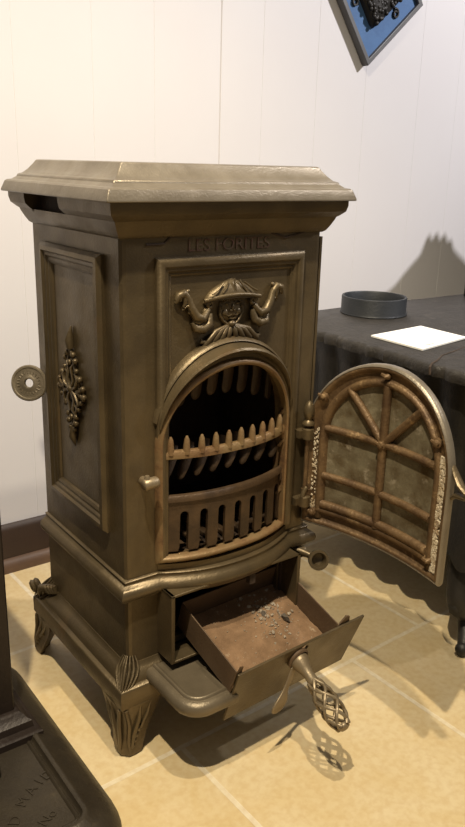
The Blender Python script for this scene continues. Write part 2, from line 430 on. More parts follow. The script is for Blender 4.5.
# door opening: seat rim following the bow
b = BM()
pth = list(reversed(arch(RA, ZS, ZB)))     # travel from right to left
def FB(p, h): return Vector((p.x, -h-bow(p.x), p.y))
prf = [(-.0045, -.012), (-.0045, .0015), (-.002, .004), (.001, .004), (.0035, .0015), (.0045, -.002), (.0045, -.034)]
def sub(path, n):
    out = []
    for a, c in zip(path, path[1:]+path[:1]):
        k = n if (Vector(a)-Vector(c)).length > .05 else 1
        out += [(a[0]+(c[0]-a[0])*i/k, a[1]+(c[1]-a[1])*i/k) for i in range(k)]
    return out
sweep(b, sub(pth, 14), prf, True, FB)
obj('door_seat_rim', b, 'bar', stove, smooth=50)
# hood over the arch
b = BM()
n = 30
def hood_ring(r, zc, h, a0=-.30, bf=0.0):
    out = []
    for i in range(n+1):
        t = a0+(pi-2*a0)*i/n
        x = cx-r*cos(t); z = zc+r*sin(t)
        out.append((x, -(h*(.18+.82*max(0, sin(t))**.8))-bf*bow(x), z))
    return out
rings = [hood_ring(.1215, .497, -.004, .12), hood_ring(.1215, .497, .008, .12), hood_ring(.1200, .4965, .015, .12), hood_ring(.1180, .4955, .0175, .12), hood_ring(.1165, .495, .015, .12), hood_ring(.1155, .494, .0165, .12, .3),
         hood_ring(.1165, .491, .026, .12, .35), hood_ring(.1155, .489, .028, .12, .35), hood_ring(.1145, .487, .025, .12, .35), hood_ring(.1150, .483, .014, .08, .4), hood_ring(.1150, .478, .006, .05, .7), hood_ring(.1155, .474, -.002, .0, .9), hood_ring(.1175, .473, -.02, .0, .9)]
loft(b, rings, closed=False, cap=False)
obj('arch_hood', b, 'iron', stove, smooth=40)
# raised frame of the front panel (inverted U)
b = BM()
up = [(.286, .560), (.2875, .7185), (.0625, .7185), (.0625, .515)]
up = [(.2885, .300), (.2885, .722), (.0565, .722), (.0565, .300)]
prf = [(.0085, -.001), (.0075, .005), (.004, .0085), (.001, .0095), (-.003, .0090), (-.005, .0065), (-.009, .0060), (-.011, .0030), (-.0145, -.001)]
sweep(b, up, prf, False, FR)
obj('panel_frame', b, 'iron', stove, smooth=30)
b = BM()
up2 = [(.276, .560), (.276, .708), (.0705, .708), (.0705, .55)]
sweep(b, up2, [(.0025, -.001), (.002, .0018), (0, .0024), (-.002, .0015), (-.003, -.001)], False, FR)
obj('panel_bead', b, 'iron', stove)

# ---- relief on the front panel: masked urn with hat, scrolls and leaf collar
ox_, oz_ = .168, .655
def RP(x, z, h=.0): return (ox_+x, -.001-h, oz_+z)
b = BM()
def half(bm, c, r, sc): ball(bm, c, r, 10, sc)
# hat
ringsh = []
for i in range(9):
    t = i/8; z = .018+.025*t; rx = .045*(1-t**2.6)**.9*(1-.25*t)+.0005; ry = .013*(1-t**1.7)**.6+.0005
    ringsh.append([RP(rx*cos(2*pi*j/20), z-.006*abs(cos(2*pi*j/20))**2*(1-t), ry*sin(2*pi*j/20)) for j in range(20)])
loft(b, ringsh)
tube(b, [RP(-.047+.094*i/14, .016+.006*cos(pi*(i/14-.5)), .006+.006*cos(pi*(i/14-.5))) for i in range(15)], .0030, 8)
for s in (-1, 1):
    for k in range(3): tube(b, [RP(s*.004*k*2.2, .044-.003*k, .008), RP(s*.007*k*2.0, .034-.002*k, .011), RP(s*.010*k*1.8+s*.002, .025, .011)], .0013, 6)
obj('hat_relief', b, 'iron', stove, smooth=60)
b = BM()
half(b, RP(0, .002, -.003), .022, (1.0, .42, 1.05))
half(b, RP(0, .004, .006), .0032, (.75, .8, 1.5)); half(b, RP(-.003, .0, .006), .0018, (1, 1, 1)); half(b, RP(.003, .0, .006), .0018, (1, 1, 1))
for s in (-1, 1):
    half(b, RP(s*.009, .009, .0055), .0026, (1.2, .6, .7)); tube(b, [RP(s*.003, .012, .006), RP(s*.009, .0145, .006), RP(s*.016, .010, .004)], .0014, 6)
    half(b, RP(s*.011, -.003, .0035), .0050, (1, .6, 1)); tube(b, [RP(s*.018, .006, .002), RP(s*.019, -.004, .002), RP(s*.014, -.014, .002), RP(s*.006, -.020, .003)], .0026, 6)
    tube(b, [RP(s*.001, -.006, .0065), RP(s*.007, -.008, .006), RP(s*.011, -.005, .004)], .0013, 6)
tube(b, [RP(-.005, -.011, .006), RP(0, -.012, .006), RP(.005, -.011, .006)], .0013, 6)
half(b, RP(0, -.019, .005), .006, (1, .8, .8))
for k in range(-5, 6): tube(b, [RP(k*.0036, .014, .008-abs(k)*.0006), RP(k*.0038, .020, .009-abs(k)*.0006)], .0015, 5)
o = obj('face_relief', b, 'iron', stove, smooth=60)
b = BM()
for s in (-1, 1):
    for k in range(4):
        x1 = s*(.006+.0125*k); z1 = -.040-.0025*k
        tube(b, [RP(s*.002*(k+.5), -.021, .004), RP(s*(.004+.008*k), -.028, .006), RP(x1, z1+.004, .006), RP(x1+s*.003, z1, .003)], [.002, .0042, .0042, .0028], 8)
    tube(b, [RP(s*.004, -.024, .004), RP(s*.025, -.030, .006), RP(s*.042, -.041, .005), RP(s*.050, -.040, .003), RP(s*.049, -.036, .003)], [.002, .003, .0035, .003, .002], 8)
obj('leaf_collar_relief', b, 'iron', stove, smooth=60)
def spiral(c, r0, r1, t0, t1, h=.004, n=16):
    return [RP(c[0]+(r0+(r1-r0)*i/n)*cos(t0+(t1-t0)*i/n), c[1]+(r0+(r1-r0)*i/n)*sin(t0+(t1-t0)*i/n), h) for i in range(n+1)]
for s in (-1, 1):
    b = BM()
    def sp(c, r0, r1, t0, t1, rad):
        pts = [RP(s*(c[0]+(r0+(r1-r0)*i/16)*cos(t0+(t1-t0)*i/16)), c[1]+(r0+(r1-r0)*i/16)*sin(t0+(t1-t0)*i/16), .004) for i in range(17)]
        tube(b, pts, rad, 7)
    sp((.037, .010), .006, .0018, 0, 8.5, .0026)
    tube(b, [RP(s*.038, .004, .003), RP(s*.048, -.008, .006), RP(s*.060, -.004, .006), RP(s*.068, .010, .005), RP(s*.071, .020, .004), RP(s*.078, .028, .004), RP(s*.086, .026, .004), RP(s*.090, .016, .002)], [.004, .0062, .0068, .0055, .0046, .0058, .0054, .0024], 8)
    tube(b, [RP(s*.078, .026, .004), RP(s*.076, .016, .005), RP(s*.079, .010, .004)], [.0045, .004, .002], 7)
    tube(b, [RP(s*.084, .026, .004), RP(s*.084, .018, .005)], [.0045, .002], 7)
    tube(b, [RP(s*.036, -.002, .003), RP(s*.038, -.016, .006), RP(s*.048, -.022, .006), RP(s*.060, -.020, .005), RP(s*.064, -.012, .003)], [.004, .0062, .0068, .006, .003], 8)
    tube(b, [RP(s*.044, -.008, .004), RP(s*.056, -.012, .006), RP(s*.064, -.010, .003)], [.003, .004, .002], 8)
    for (x_, z_, r_) in ((.050, -.014, .0062), (.058, -.010, .005), (.066, .004, .0055), (.074, .020, .005), (.087, .022, .0045), (.043, .002, .0045), (.072, .030, .0035)):
        ball(b, RP(s*x_, z_, .003), r_, 7, (1.25, .8, .8), Matrix.Rotation(s*.6, 4, 'Y'))
    tube(b, [RP(s*.060, -.002, .006), RP(s*.064, .008, .0065), RP(s*.074, .012, .005), RP(s*.080, .006, .003)], [.002, .003, .003, .001], 6)
    tube(b, [RP(s*.046, -.014, .008), RP(s*.054, -.018, .0085), RP(s*.064, -.018, .005)], [.001, .0022, .001], 6)
    obj('scroll_relief', b, 'iron', stove, smooth=60)

# ---- side panel
b = BM()
loop = [(.232, .343), (.232, .731), (.045, .731), (.045, .343)]
prf = [(.001, -.001), (.0015, .005), (-.003, .0105), (-.009, .0110), (-.012, .0075), (-.016, .0070), (-.019, .0045), (-.023, .0050), (-.027, .0030), (-.029, -.001)]
# orientation: make lateral negative = inward
def area(p): return sum(p[i][0]*p[(i+1) % 4][1]-p[(i+1) % 4][0]*p[i][1] for i in range(4))
if area(loop) < 0: loop.reverse()
sweep(b, loop, prf, True, SD)
obj('side_panel_frame', b, 'iron', stove, smooth=30)
b = BM()
sy, sz = .147, .530
def SP(y, z, h=.003): return (-h, sy+y, sz+z)
# diamond openwork rosette
dm = [(0, .072), (.026, .018), (.036, -.0), (.026, -.020), (0, -.070), (-.026, -.020), (-.036, 0), (-.026, .018)]
dp = [(0, .064), (.012, .040), (.030, .004), (.012, -.036), (0, -.060), (-.012, -.036), (-.030, .004), (-.012, .040)]
tube(b, [SP(y*.9, z*.95, .004) for y, z in dp], .0024, 6, closed=True)
for s in (-1, 1):
    for u in (-1, 1):
        tube(b, [SP(0, 0, .006), SP(s*.010, u*.014, .006), SP(s*.004, u*.032, .006), SP(s*.012, u*.040, .005)], [.003, .0025, .0025, .0015], 6)
        tube(b, [SP(s*.004, 0, .006), SP(s*.018, u*.006, .007), SP(s*.024, u*.018, .006), SP(s*.016, u*.026, .005), SP(s*.008, u*.020, .005)], [.003, .003, .003, .0025, .0015], 6)
        tube(b, [SP(s*.020, 0, .006), SP(s*.034, u*.003, .006), SP(s*.038, u*.010, .005)], [.003, .003, .0015], 6)
    for z, y, r in ((.052, .010, .0048), (.044, .017, .0045), (.030, .020, .004), (.020, .030, .005), (.008, .040, .0045), (-.004, .042, .005), (-.014, .034, .004), (-.026, .022, .004), (-.040, .014, .0045), (-.050, .012, .005), (-.060, .007, .004)):
        ball(b, SP(s*y*.95, z, .005), r, 6)
tube(b, [SP(0, .060, .004), SP(0, .072, .006), SP(0, .092, .002)], [.006, .007, .001], 8, flat=.9)
tube(b, [SP(0, -.058, .004), SP(0, -.072, .006), SP(0, -.088, .002)], [.005, .0065, .001], 8)
ball(b, SP(0, 0, .006), .006, 8); ball(b, SP(0, .040, .006), .0045, 6); ball(b, SP(0, -.042, .006), .0045, 6)
obj('openwork_rosette', b, 'iron', stove, smooth=60)

# ---- firebox interior
b = BM()
x0, x1, y0, y1, z0, z1 = .020, .318, .008, .235, .290, .60
def q4(*p): b.faces.new([b.verts.new(Vector(v)) for v in p])
box(b, x0-.004, x0, y0, y1, z0, z1); box(b, x1, x1+.004, y0, y1, z0, z1); box(b, x0, x1, y1, y1+.004, z0, z1)
box(b, x0, x1, y0, y1, z1, z1+.004); box(b, x0, x1, y0, y1, z0-.004, z0)
obj('firebox_liner', b, 'soot', stove)
def slotted(bm, xs0, xs1, ztop, zbot, y, n, th=.006, slope=0.0, gap=.42, archtop=False):
    pass
# upper back grille: fingers hanging from an arched band, behind the arch
b = BM()
for i in range(9):
    x = .062+.0275*i; u = (x-.18)/.115
    zt = .575; zb = .519-.030*u*u
    tube(b, [(x+.003, .046, zt), (x+.002, .046, (zt+zb)/2), (x, .048, zb+.008), (x-.001, .048, zb+.002), (x-.001, .048, zb)], [.0095, .0095, .0090, .006, .002], 10, flat=.45)
box(b, .025, .312, .040, .050, .560, .598)
o = obj('upper_grille', b, 'burnt', stove, smooth=50)
# brick lining arched at the right rear
b = BM()
for i in range(8):
    x = .078+.028*i
    tube(b, [(x+.026, .040, .455), (x+.018, .034, .440), (x+.006, .028, .424), (x-.002, .024, .412), (x-.003, .024, .408)], [.006, .0085, .0085, .006, .003], 8, flat=.6)
obj('sloping_grate', b, 'burnt', stove, smooth=50)
def barpath(amp, y, x0=.056, x1=.275, n=22): return [(x0+(x1-x0)*i/n, y-amp*(1-abs(2*i/n-1)**2.2)) for i in range(n+1)]
# toothed bar
b = BM()
bp2 = barpath(.024, .0)
loft(b, [[(x, y-.004, z0_), (x, y-.0045, z0_+.008), (x, y-.002, z0_+.0115), (x, y+.004, z0_+.0115), (x, y+.005, z0_)] for (x, y) in bp2 for z0_ in (.4560,)])
for i in range(10):
    t = .06+.098*i; k = t*22; j = min(21, int(k)); f = k-j
    x = bp2[j][0]+(bp2[j+1][0]-bp2[j][0])*f; y = bp2[j][1]+(bp2[j+1][1]-bp2[j][1])*f
    tube(b, [(x, y, .462), (x, y, .474), (x, y-.0005, .483), (x, y-.0005, .488)], [.0058, .0048, .0038, .0016], 8)
for xx in (.056, .275): box(b, xx-.005, xx+.005, -.004, .010, .447, .456)
o = obj('toothed_fire_bar', b, 'bar', stove, smooth=50); o['label'] = 'pale rust toothed bar'
# lower slotted bar panel
b = BM()
amp = .024; X0, X1 = .056, .275
def yb(x): u = (2*(x-X0)/(X1-X0)-1); return .001-amp*(1-abs(u)**2.2)
ns = 7; pitch = (X1-X0)/(ns+.55)
out = []
for i in range(ns):
    c = X0+.014+pitch*(i+.62); hw = pitch*.21
    xl = X0+.002 if i == 0 else X0+.014+pitch*(i-.38)+hw
    out += [(xl+(.0015 if i else 0), .312), (c-hw-.002, .312), (c-hw, .318)]+[(c-hw*cos(pi*k/6)+.001, .368+hw*sin(pi*k/6)) for k in range(7)]+[(c+hw, .318)]
out += [(c+hw+.001, .312), (X1-.002, .312)]
out += [(X1-.002-(X1-X0-.004)*i/22, .392) for i in range(23)]
plate(b, out, [], lambda p, h: Vector((p.x, yb(p.x)+h, p.y)), 0, .005)
loft(b, [[(x, yb(x)-.003, .390), (x, yb(x)-.003, .396), (x, yb(x)-.0005, .399), (x, yb(x)+.006, .399), (x, yb(x)+.006, .390)] for x in [X0+(X1-X0)*i/22 for i in range(23)]])
for xx in (.056, .275): box(b, xx-.005, xx+.005, -.004, .010, .378, .390)
obj('slotted_fire_bar', b, 'burnt', stove, smooth=40)
# brackets inside the right jamb and grate bars on the firebox floor
b = BM()
bmesh.ops.delete(b, geom=b.verts)
for zz in (.36, .44, .49):
    b = BM(); tube(b, [(.281, .004, zz), (.274, -.002, zz+.004), (.271, .004, zz-.006)], .004, 6); obj('bar_bracket', b, 'rust', stove)
for i in range(9):
    b = BM(); x = .05+.027*i; box(b, x, x+.012, .010, .20, .292, .300); obj('grate_bar', b, 'burnt', stove, bevel=.002)

# ---- hinges
for z, top in ((.452, True), (.338, False)):
    b = BM()
    lathe(b, [(.0095, -.010), (.0095, .006), (.006, .008), (.0045, .0085)], 16, Matrix.Translation((.315, -.013, z)))
    box(b, .298, .320, -.012, .001, z-.008, z+.004)
    if top:
        lathe(b, [(.006, .012), (.0095, .013), (.0095, .016), (.0065, .019), (.005, .021), (.0075, .026), (.0088, .033), (.0078, .041), (.0045, .048), (.001, .051)], 16, Matrix.Translation((.315, -.013, z)))
    else:
        tube(b, [(.309, -.015, z+.006), (.312, -.016, z+.018), (.316, -.016, z+.022)], .004, 8)
    obj('hinge', b, 'iron', stove, smooth=50)
b = BM(); tube(b, [(.315, -.013, .328), (.315, -.013, .468)], .0035, 10); obj('hinge_pin', b, 'rust', stove)
# latch keeper peg left of the opening
b = BM()
tube(b, [(.028, .001, .431), (.026, -.020, .431)], .0065, 12)
tube(b, [(.015, -.024, .4345), (.017, -.024, .4347), (.035, -.024, .4355), (.038, -.024, .436)], [.006, .0082, .0082, .0065], 12)
tube(b, [(.022, -.023, .441), (.022, -.023, .447)], [.005, .003], 10)
obj('latch_peg', b, 'tool', stove, smooth=50)
# air-control cup to the right of the drawer
b = BM()
mt = Matrix.Translation((.328, -.040, .2390)) @ Vector((-.45, -.85, .30)).to_track_quat('Z', 'Y').to_matrix().to_4x4()
lathe(b, [(.004, -.014), (.011, -.012), (.0155, -.004), (.0170, .006), (.0165, .0085), (.0125, .0085), (.0105, .004), (.0095, -.006), (.003, -.008)], 24, mt)
tube(b, [(.324, -.030, .242), (.316, -.014, .245), (.306, .001, .248)], [.005, .007, .006], 10)
lathe(b, [(.002, -.007), (.009, -.005), (.009, .005), (.002, .007)], 12, Matrix.Translation((.318, -.011, .2435)) @ Matrix.Rotation(pi/2, 4, 'Y'))
obj('air_control_cup', b, 'iron', stove, smooth=50)
# damper disc on a rod at the rear left
b = BM()
dc = Vector((-.028, .250, .517)); dn = Vector((-.62, -.76, .20)).normalized()
mt = Matrix.Translation(dc) @ dn.to_track_quat('Z', 'Y').to_matrix().to_4x4() @ Matrix.Diagonal((1, 1, 1, 1))
lathe(b, [(.0065, -.003), (.0265, -.003), (.028, -.001), (.028, .0015), (.0265, .003), (.024, .0032), (.023, .0022), (.012, .0022), (.010, .0035), (.0075, .0035), (.0065, .002), (.0065, -.003)], 32, mt, cap=False)
for k in range(22):
    a_ = 2*pi*k/22; p = mt @ Vector((.0162*cos(a_), .0162*sin(a_), .0024)); q = mt @ Vector((.0185*cos(a_+.02), .0185*sin(a_+.02), .0024)); r_ = mt @ Vector((.0145*cos(a_), .0145*sin(a_), .0024))
    tube(b, [r_, q], .0008, 5)
dd = obj('damper_disc', b, 'disc', stove, smooth=40); dd['label'] = 'worn round iron disc with a centre hole'
b = BM(); tube(b, [dc-dn*.002+Vector((.018, -.004, -.004)), (-.008, .264, .506), (.002, .262, .504)], .004, 8); obj('damper_rod', b, 'iron', stove)

# ---- the open door
DX, DY, DA, DB, DW = .3215, -.006, .085, .021, .262
DZ0, DZA = .2990, .5790
R2 = DW/2; DZS = DZA-R2
def dmap(u, z, h):
    """u metres from the hinge edge, h towards the inner face (the one we see)"""
    t = 2*u/DW-1; n = DB*(1-t*t)-h
    return Vector((DX+u*sin(DA)+n*cos(DA), DY-u*cos(DA)+n*sin(DA), z))
DM = lambda p, h: dmap(p.x, p.y, h)
def darch(ins, n=30, zb=None):
    r = R2-ins; zb = DZ0+ins if zb is None else zb
    p = [(R2-r, zb)]+[(R2-r*cos(pi*i/n), DZS+r*sin(pi*i/n)) for i in range(n+1)]+[(R2+r, zb)]
    q = []
    for a_, c_ in zip(p, p[1:]+p[:1]):
        k = 12 if (Vector(a_)-Vector(c_)).length > .05 else 1
        q += [(a_[0]+(c_[0]-a_[0])*i/k, a_[1]+(c_[1]-a_[1])*i/k) for i in range(k)]
    return q
door = obj('door_frame', BM(), 'rust', stove)
bpy.data.objects.remove(door)
b = BM()
# travelling up the left, over, down the right => right-hand side is inside
prf = [(0, -.008), (0, .003), (.002, .0055), (.005, .006), (.0075, .0045), (.009, .001), (.012, -.0005), (.019, -.0005), (.0205, .003), (.0235, .0055), (.0275, .0055), (.0305, .003), (.0325, -.002), (.0325, -.008), (0, -.008)]
sweep(b, darch(0), prf, True, DM)
door = obj('door', b, 'rust', stove, smooth=45); door['label'] = 'arched door standing open, rusty on its inner side'
b = BM(); sweep(b, darch(-.0012), [(0, -.0085), (-.001, -.004), (-.001, .002), (0, .004), (.0028, .0062), (.0028, -.0085)], True, DM); obj('door_edge', b, 'iron_sheen', door, smooth=50)
# gasket flakes in the channel, thickest on the latch side
b = BM()
chan = darch(.0155)
def along(path, t):
    L_ = [(Vector(path[i+1])-Vector(path[i])).length for i in range(len(path)-1)]; T_ = sum(L_)*t
    for i, l in enumerate(L_):
        if T_ <= l: return Vector(path[i]).lerp(Vector(path[i+1]), T_/l)
        T_ -= l
    return Vector(path[-1])
side = [p for p in chan]
for k in range(420):
    z = DZ0+.012+random.random()*(DZS-DZ0+.02)
    uu = DW-.0155+random.uniform(-.0065, .0065)
    mm = Matrix.Translation(dmap(uu, z, .0012)) @ Matrix.Rotation(random.random()*3, 4, 'X') @ Matrix.Diagonal((.0018, random.uniform(.002, .0042), random.uniform(.0015, .003), 1))
    bmesh.ops.create_icosphere(b, subdivisions=1, radius=1, matrix=mm)
for k in range(90):
    z = DZ0+.012+random.random()*(DZS-DZ0); uu = .0155+random.uniform(-.005, .005)
    mm = Matrix.Translation(dmap(uu, z, .0006)) @ Matrix.Diagonal((.0012, random.uniform(.0015, .003), random.uniform(.0015, .003), 1))
    bmesh.ops.create_icosphere(b, subdivisions=1, radius=1, matrix=mm)
g_ = obj('gasket_flakes', b, 'gasket', door); g_['label'] = 'pale crumbling gasket in the door channel'; g_['kind'] = 'stuff'
# muntins
uc = R2; zl, zm = .384, .4625
def munt(name, pts, r=.0062, n=14):
    b = BM(); P_ = []
    for i in range(n+1):
        t = i/n; P_.append(dmap(pts[0][0]+(pts[1][0]-pts[0][0])*t, pts[0][1]+(pts[1][1]-pts[0][1])*t, .0005))
    tube(b, P_, r, 8); return obj(name, b, 'rust', door, smooth=60)
munt('glazing_bar', ((.030, zm), (DW-.030, zm))); munt('glazing_bar', ((.030, zl), (DW-.030, zl)))
munt('glazing_bar', ((.030, DZ0+.036), (DW-.030, DZ0+.036)), .0072)
munt('glazing_bar', ((uc, DZ0+.030), (uc, DZA-.028)), .0068)
munt('glazing_bar', ((uc, zm), (uc-.066, zm+.070))); munt('glazing_bar', ((uc, zm), (uc+.066, zm+.070)))
# panes
def pane(poly):
    b = BM(); q = []
    for a_, c_ in zip(poly, poly[1:]+poly[:1]):
        k = 8 if (Vector(a_)-Vector(c_)).length > .02 else 1
        q += [(a_[0]+(c_[0]-a_[0])*i/k, a_[1]+(c_[1]-a_[1])*i/k) for i in range(k)]
    plate(b, q, [], DM, -.0055, -.0030); obj('mica_pane', b, 'mica', door, smooth=30)
lo, hi = .028, DW-.028
for (a0, a1, c0, c1) in ((lo, uc, DZ0+.036, zl), (uc, hi, DZ0+.036, zl), (lo, uc, zl, zm), (uc, hi, zl, zm)): pane([(a0, c0), (a1, c0), (a1, c1), (a0, c1)])
rp = R2-.028
def sector(t0, t1):
    # angle from the hub; points on inner arch
    pts = [(uc, zm)]
    for i in range(9):
        t = t0+(t1-t0)*i/8; dx, dz = cos(t), sin(t)
        # intersect ray from hub with circle centre (uc,DZS) r rp  (or straight jambs)
        c_ = zm-DZS; B_ = dz*c_; Cc = c_*c_-rp*rp; s_ = -B_+sqrt(B_*B_-Cc)
        pts.append((uc+dx*s_, zm+dz*s_))
    pane(pts)
am = math.atan2(.070, .066)
for t0, t1 in ((0, am), (am, pi/2), (pi/2, pi-am), (pi-am, pi)): sector(t0, t1)
# bolts and clips
def bolt(u, z, r=.006):
    b = BM(); c = dmap(u, z, .006)
    lathe(b, [(r*1.25, -.004), (r*1.25, 0), (r*.9, .001), (r*.8, .004), (r*.3, .0055)], 10, Matrix.Translation(c) @ Matrix.Rotation(-pi/2, 4, 'Y'))
    tube(b, [c+Vector((-.001, .0, .0)), c+Vector((-.006, .006, .004))], [.0032, .002], 6)
    obj('clamp_screw', b, 'rust', door, smooth=50)
bolt(.026, DZS+.065); bolt(DW-.030, zm+.035); bolt(.018, DZ0+.020, .0055); bolt(DW-.022, DZ0+.026, .0035); bolt(uc, DZA-.014, .0035); bolt(uc, zm, .0065)
# hinge knuckles and latch tongue
for z in (.345, .440):
    b = BM(); tube(b, [(.315, -.013, z), (.315, -.013, z+.012)], .0055, 10); box(b, .315, .326, -.018, -.009, z, z+.010); obj('hinge_knuckle', b, 'rust', door, smooth=50)
b = BM()
e = dmap(DW, .452, 0)
tube(b, [dmap(DW-.002, .474, -.003), dmap(DW+.006, .462, -.004), dmap(DW+.016, .452, -.004), dmap(DW+.030, .446, -.004)], [.004, .006, .007, .006], 10, flat=.6)
tube(b, [dmap(DW-.002, .424, -.003), dmap(DW+.010, .436, -.004), dmap(DW+.030, .440, -.004)], [.003, .006, .006], 10, flat=.6)
obj('latch_tongue', b, 'iron', door, smooth=50)

# ---- ash drawer, pulled out and sagging
O = Vector((.091, -.006, .2215)); ya, pa, ra = .042, .31, .009
dv = Vector((sin(ya)*cos(pa), -cos(ya)*cos(pa), -sin(pa))); rv = Vector((cos(ya), sin(ya), 0)); uv = rv.cross(-dv)
rv2 = rv*cos(ra)+uv*sin(ra); uv2 = -rv*sin(ra)+uv*cos(ra)
DR = Matrix(((rv2.x, dv.x, uv2.x, O.x), (rv2.y, dv.y, uv2.y, O.y), (rv2.z, dv.z, uv2.z, O.z), (0, 0, 0, 1)))
pw, plen, ph = .195, .139, .044
drawer = None
b = BM()
box(b, -.002, 0, 0, plen, -ph, 0, DR); box(b, pw, pw+.002, 0, plen, -ph, 0, DR); box(b, 0, pw, -.002, 0, -ph, 0, DR)
box(b, -.002, pw+.002, -.002, plen, -ph-.002, -ph, DR)
drawer = obj('ash_drawer', b, 'pan', stove, bevel=.0004); drawer['label'] = 'rusty sheet metal ash drawer pulled out and sagging'
# left wall edge reaches down behind the plate
b = BM()
hole = [(.116+.0075*cos(-2*pi*i/14)+.012, -.016+.0055*sin(-2*pi*i/14)) for i in range(14)]
DP = lambda p, h: DR @ Vector((p.x, plen+h, p.y))
plate(b, [(-.001, -.104), (pw+.046, -.104), (pw+.060, -.007), (.001, -.006)], [hole], DP, 0, .004)
obj('drawer_front', b, 'iron', drawer, bevel=.0008)
b = BM(); plate(b, [(-.004, -.03), (.010, -.03), (.010, .004), (.004, .006)], [], DP, -.002, -.0005); obj('corner_tab', b, 'pan', drawer)
b = BM(); plate(b, [(pw+.003, -.012), (pw+.032, -.012), (pw+.027, .003), (pw+.018, .008)], [], DP, -.003, -.0008); obj('corner_tab', b, 'pan', drawer)
b = BM()  # socket collar
mt = DR @ Matrix.Translation((.118, plen+.004, -.030)) @ Matrix.Rotation(-pi/2, 4, 'X')
lathe(b, [(.018, 0), (.0185, .004), (.016, .006), (.0145, .003), (.013, .0)], 20, mt, cap=False)
obj('handle_socket', b, 'pan', drawer, smooth=50)
b = BM()  # swivelling cover tongue that hangs down
def DL(x, y, z): return DR @ Vector((x, y, z))
fpts = [(.108, .148, -.034, .006), (.103, .153, -.048, .0070), (.095, .158, -.060, .0065), (.087, .162, -.068, .0070), (.081, .166, -.074, .0130), (.077, .169, -.081, .0165), (.075, .171, -.089, .0150), (.075, .172, -.096, .0075)]
loft(b, [[DL(x_+hw, y_, z_+.002), DL(x_+hw, y_+.0035, z_+.002), DL(x_-hw, y_+.0035, z_-.002), DL(x_-hw, y_, z_-.002)] for x_, y_, z_, hw in fpts]); obj('cover_tongue', b, 'tool', drawer, subd=1)

# lifting handle, stuck into the drawer's socket
hs = Vector(DR @ Vector((.118, plen+.003, -.030))); ht = Vector((.213, -.237, .098))
hd = (ht-hs).normalized(); HL = (ht-hs).length
HM = Matrix.Translation(hs) @ hd.to_track_quat('Z', 'Y').to_matrix().to_4x4()
lift = thing('lifting_handle', 'lattice-grip iron lifting handle stuck in the front of the ash drawer', 'handle', hs)
HL0 = HM.copy()
HMl = Matrix.Translation(-hs) @ HM
b = BM()
s0 = HL*.36
lathe(b, [(.008, -.003), (.0125, .001), (.0150, .006), (.0145, .012), (.0105, .022), (.0078, s0*.7), (.0085, s0), (.006, s0+.004)], 18, HMl)
obj('shank', b, 'tool', lift, smooth=50)
b = BM()
gl = HL-s0
def rad(t): return .0070+.0095*sin(pi*min(1, max(0, (t*.93+.02))))**.8*(.75+.35*t)
for sgn in (-1, 1):
    for k in range(4):
        pts = []
        for i in range(29):
            t = i/28; a_ = sgn*(t*1.35*pi)+k*pi/2+.3; r_ = rad(t)
            pts.append(HMl @ Vector((r_*cos(a_), r_*sin(a_), s0+gl*t*.97)))
        tube(b, pts, .0026, 6)
obj('lattice_grip', b, 'tool', lift, smooth=60)
b = BM(); lathe(b, [(.007, gl*.91), (.0088, gl*.95), (.008, gl*.99), (.0055, gl*1.02), (.002, gl*1.03)], 14, HMl @ Matrix.Translation((0, 0, s0)))
obj('end_knob', b, 'tool', lift, smooth=50)

# ash in the drawer
b = BM()
nx, ny = 46, 34
def ash_h(u, v):
    h = .004+.0035*math.exp(-((u-.58)**2/.03+(v-.45)**2/.05))+.0012*sin(u*17+v*9)*sin(v*21)+.001*random.random()
    return h
vs = [[b.verts.new(DR @ Vector((.001+(pw-.002)*i/nx, .001+(plen-.002)*j/ny, -ph+ash_h(i/nx, j/ny)))) for i in range(nx+1)] for j in range(ny+1)]
for j in range(ny):
    for i in range(nx): b.faces.new((vs[j][i], vs[j][i+1], vs[j+1][i+1], vs[j+1][i]))
bt = [[b.verts.new(DR @ Vector((.001+(pw-.002)*i, .001+(plen-.002)*j, -ph+.0003))) for i in (0, 1)] for j in (0, 1)]
tag(obj('ash_layer', b, 'ash', None), 'layer of brown powdery ash covering the bottom of the open drawer', 'ash', kind='stuff')
b = BM()
def rock(bm, c, s, seed):
    rnd = random.Random(seed)
    mm = Matrix.Translation(c) @ Matrix.Rotation(rnd.random()*6, 4, 'Z') @ Matrix.Rotation(rnd.random()*2, 4, 'X') @ Matrix.Diagonal((s*rnd.uniform(.7, 1.3), s*rnd.uniform(.6, 1.1), s*rnd.uniform(.4, .8), 1))
    r = bmesh.ops.create_icosphere(bm, subdivisions=1, radius=1, matrix=mm)
    for v in r['verts']: v.co += Vector((rnd.uniform(-1, 1), rnd.uniform(-1, 1), rnd.uniform(-1, 1)))*s*.22
for k in range(150):
    u = min(.97, max(.03, random.gauss(.70, .11))); v = min(.95, max(.04, random.gauss(.36, .16))); s = random.choice((.0010, .0014, .0020, .0028, .0036))
    rock(b, DR @ Vector((pw*u, plen*v, -ph+ash_h(u, v)+s*.3)), s, k)
for k in range(110):
    u = random.uniform(.04, .96); v = random.uniform(.04, .95); s = random.choice((.0005, .0007, .001, .0013))
    rock(b, DR @ Vector((pw*u, plen*v, -ph+ash_h(u, v)+s*.3)), s, 1000+k)
tag(obj('clinker_crumbs', b, 'crumb', None, smooth=10), 'scatter of pale clinker crumbs lying on the ash in the drawer', 'crumbs', kind='stuff')
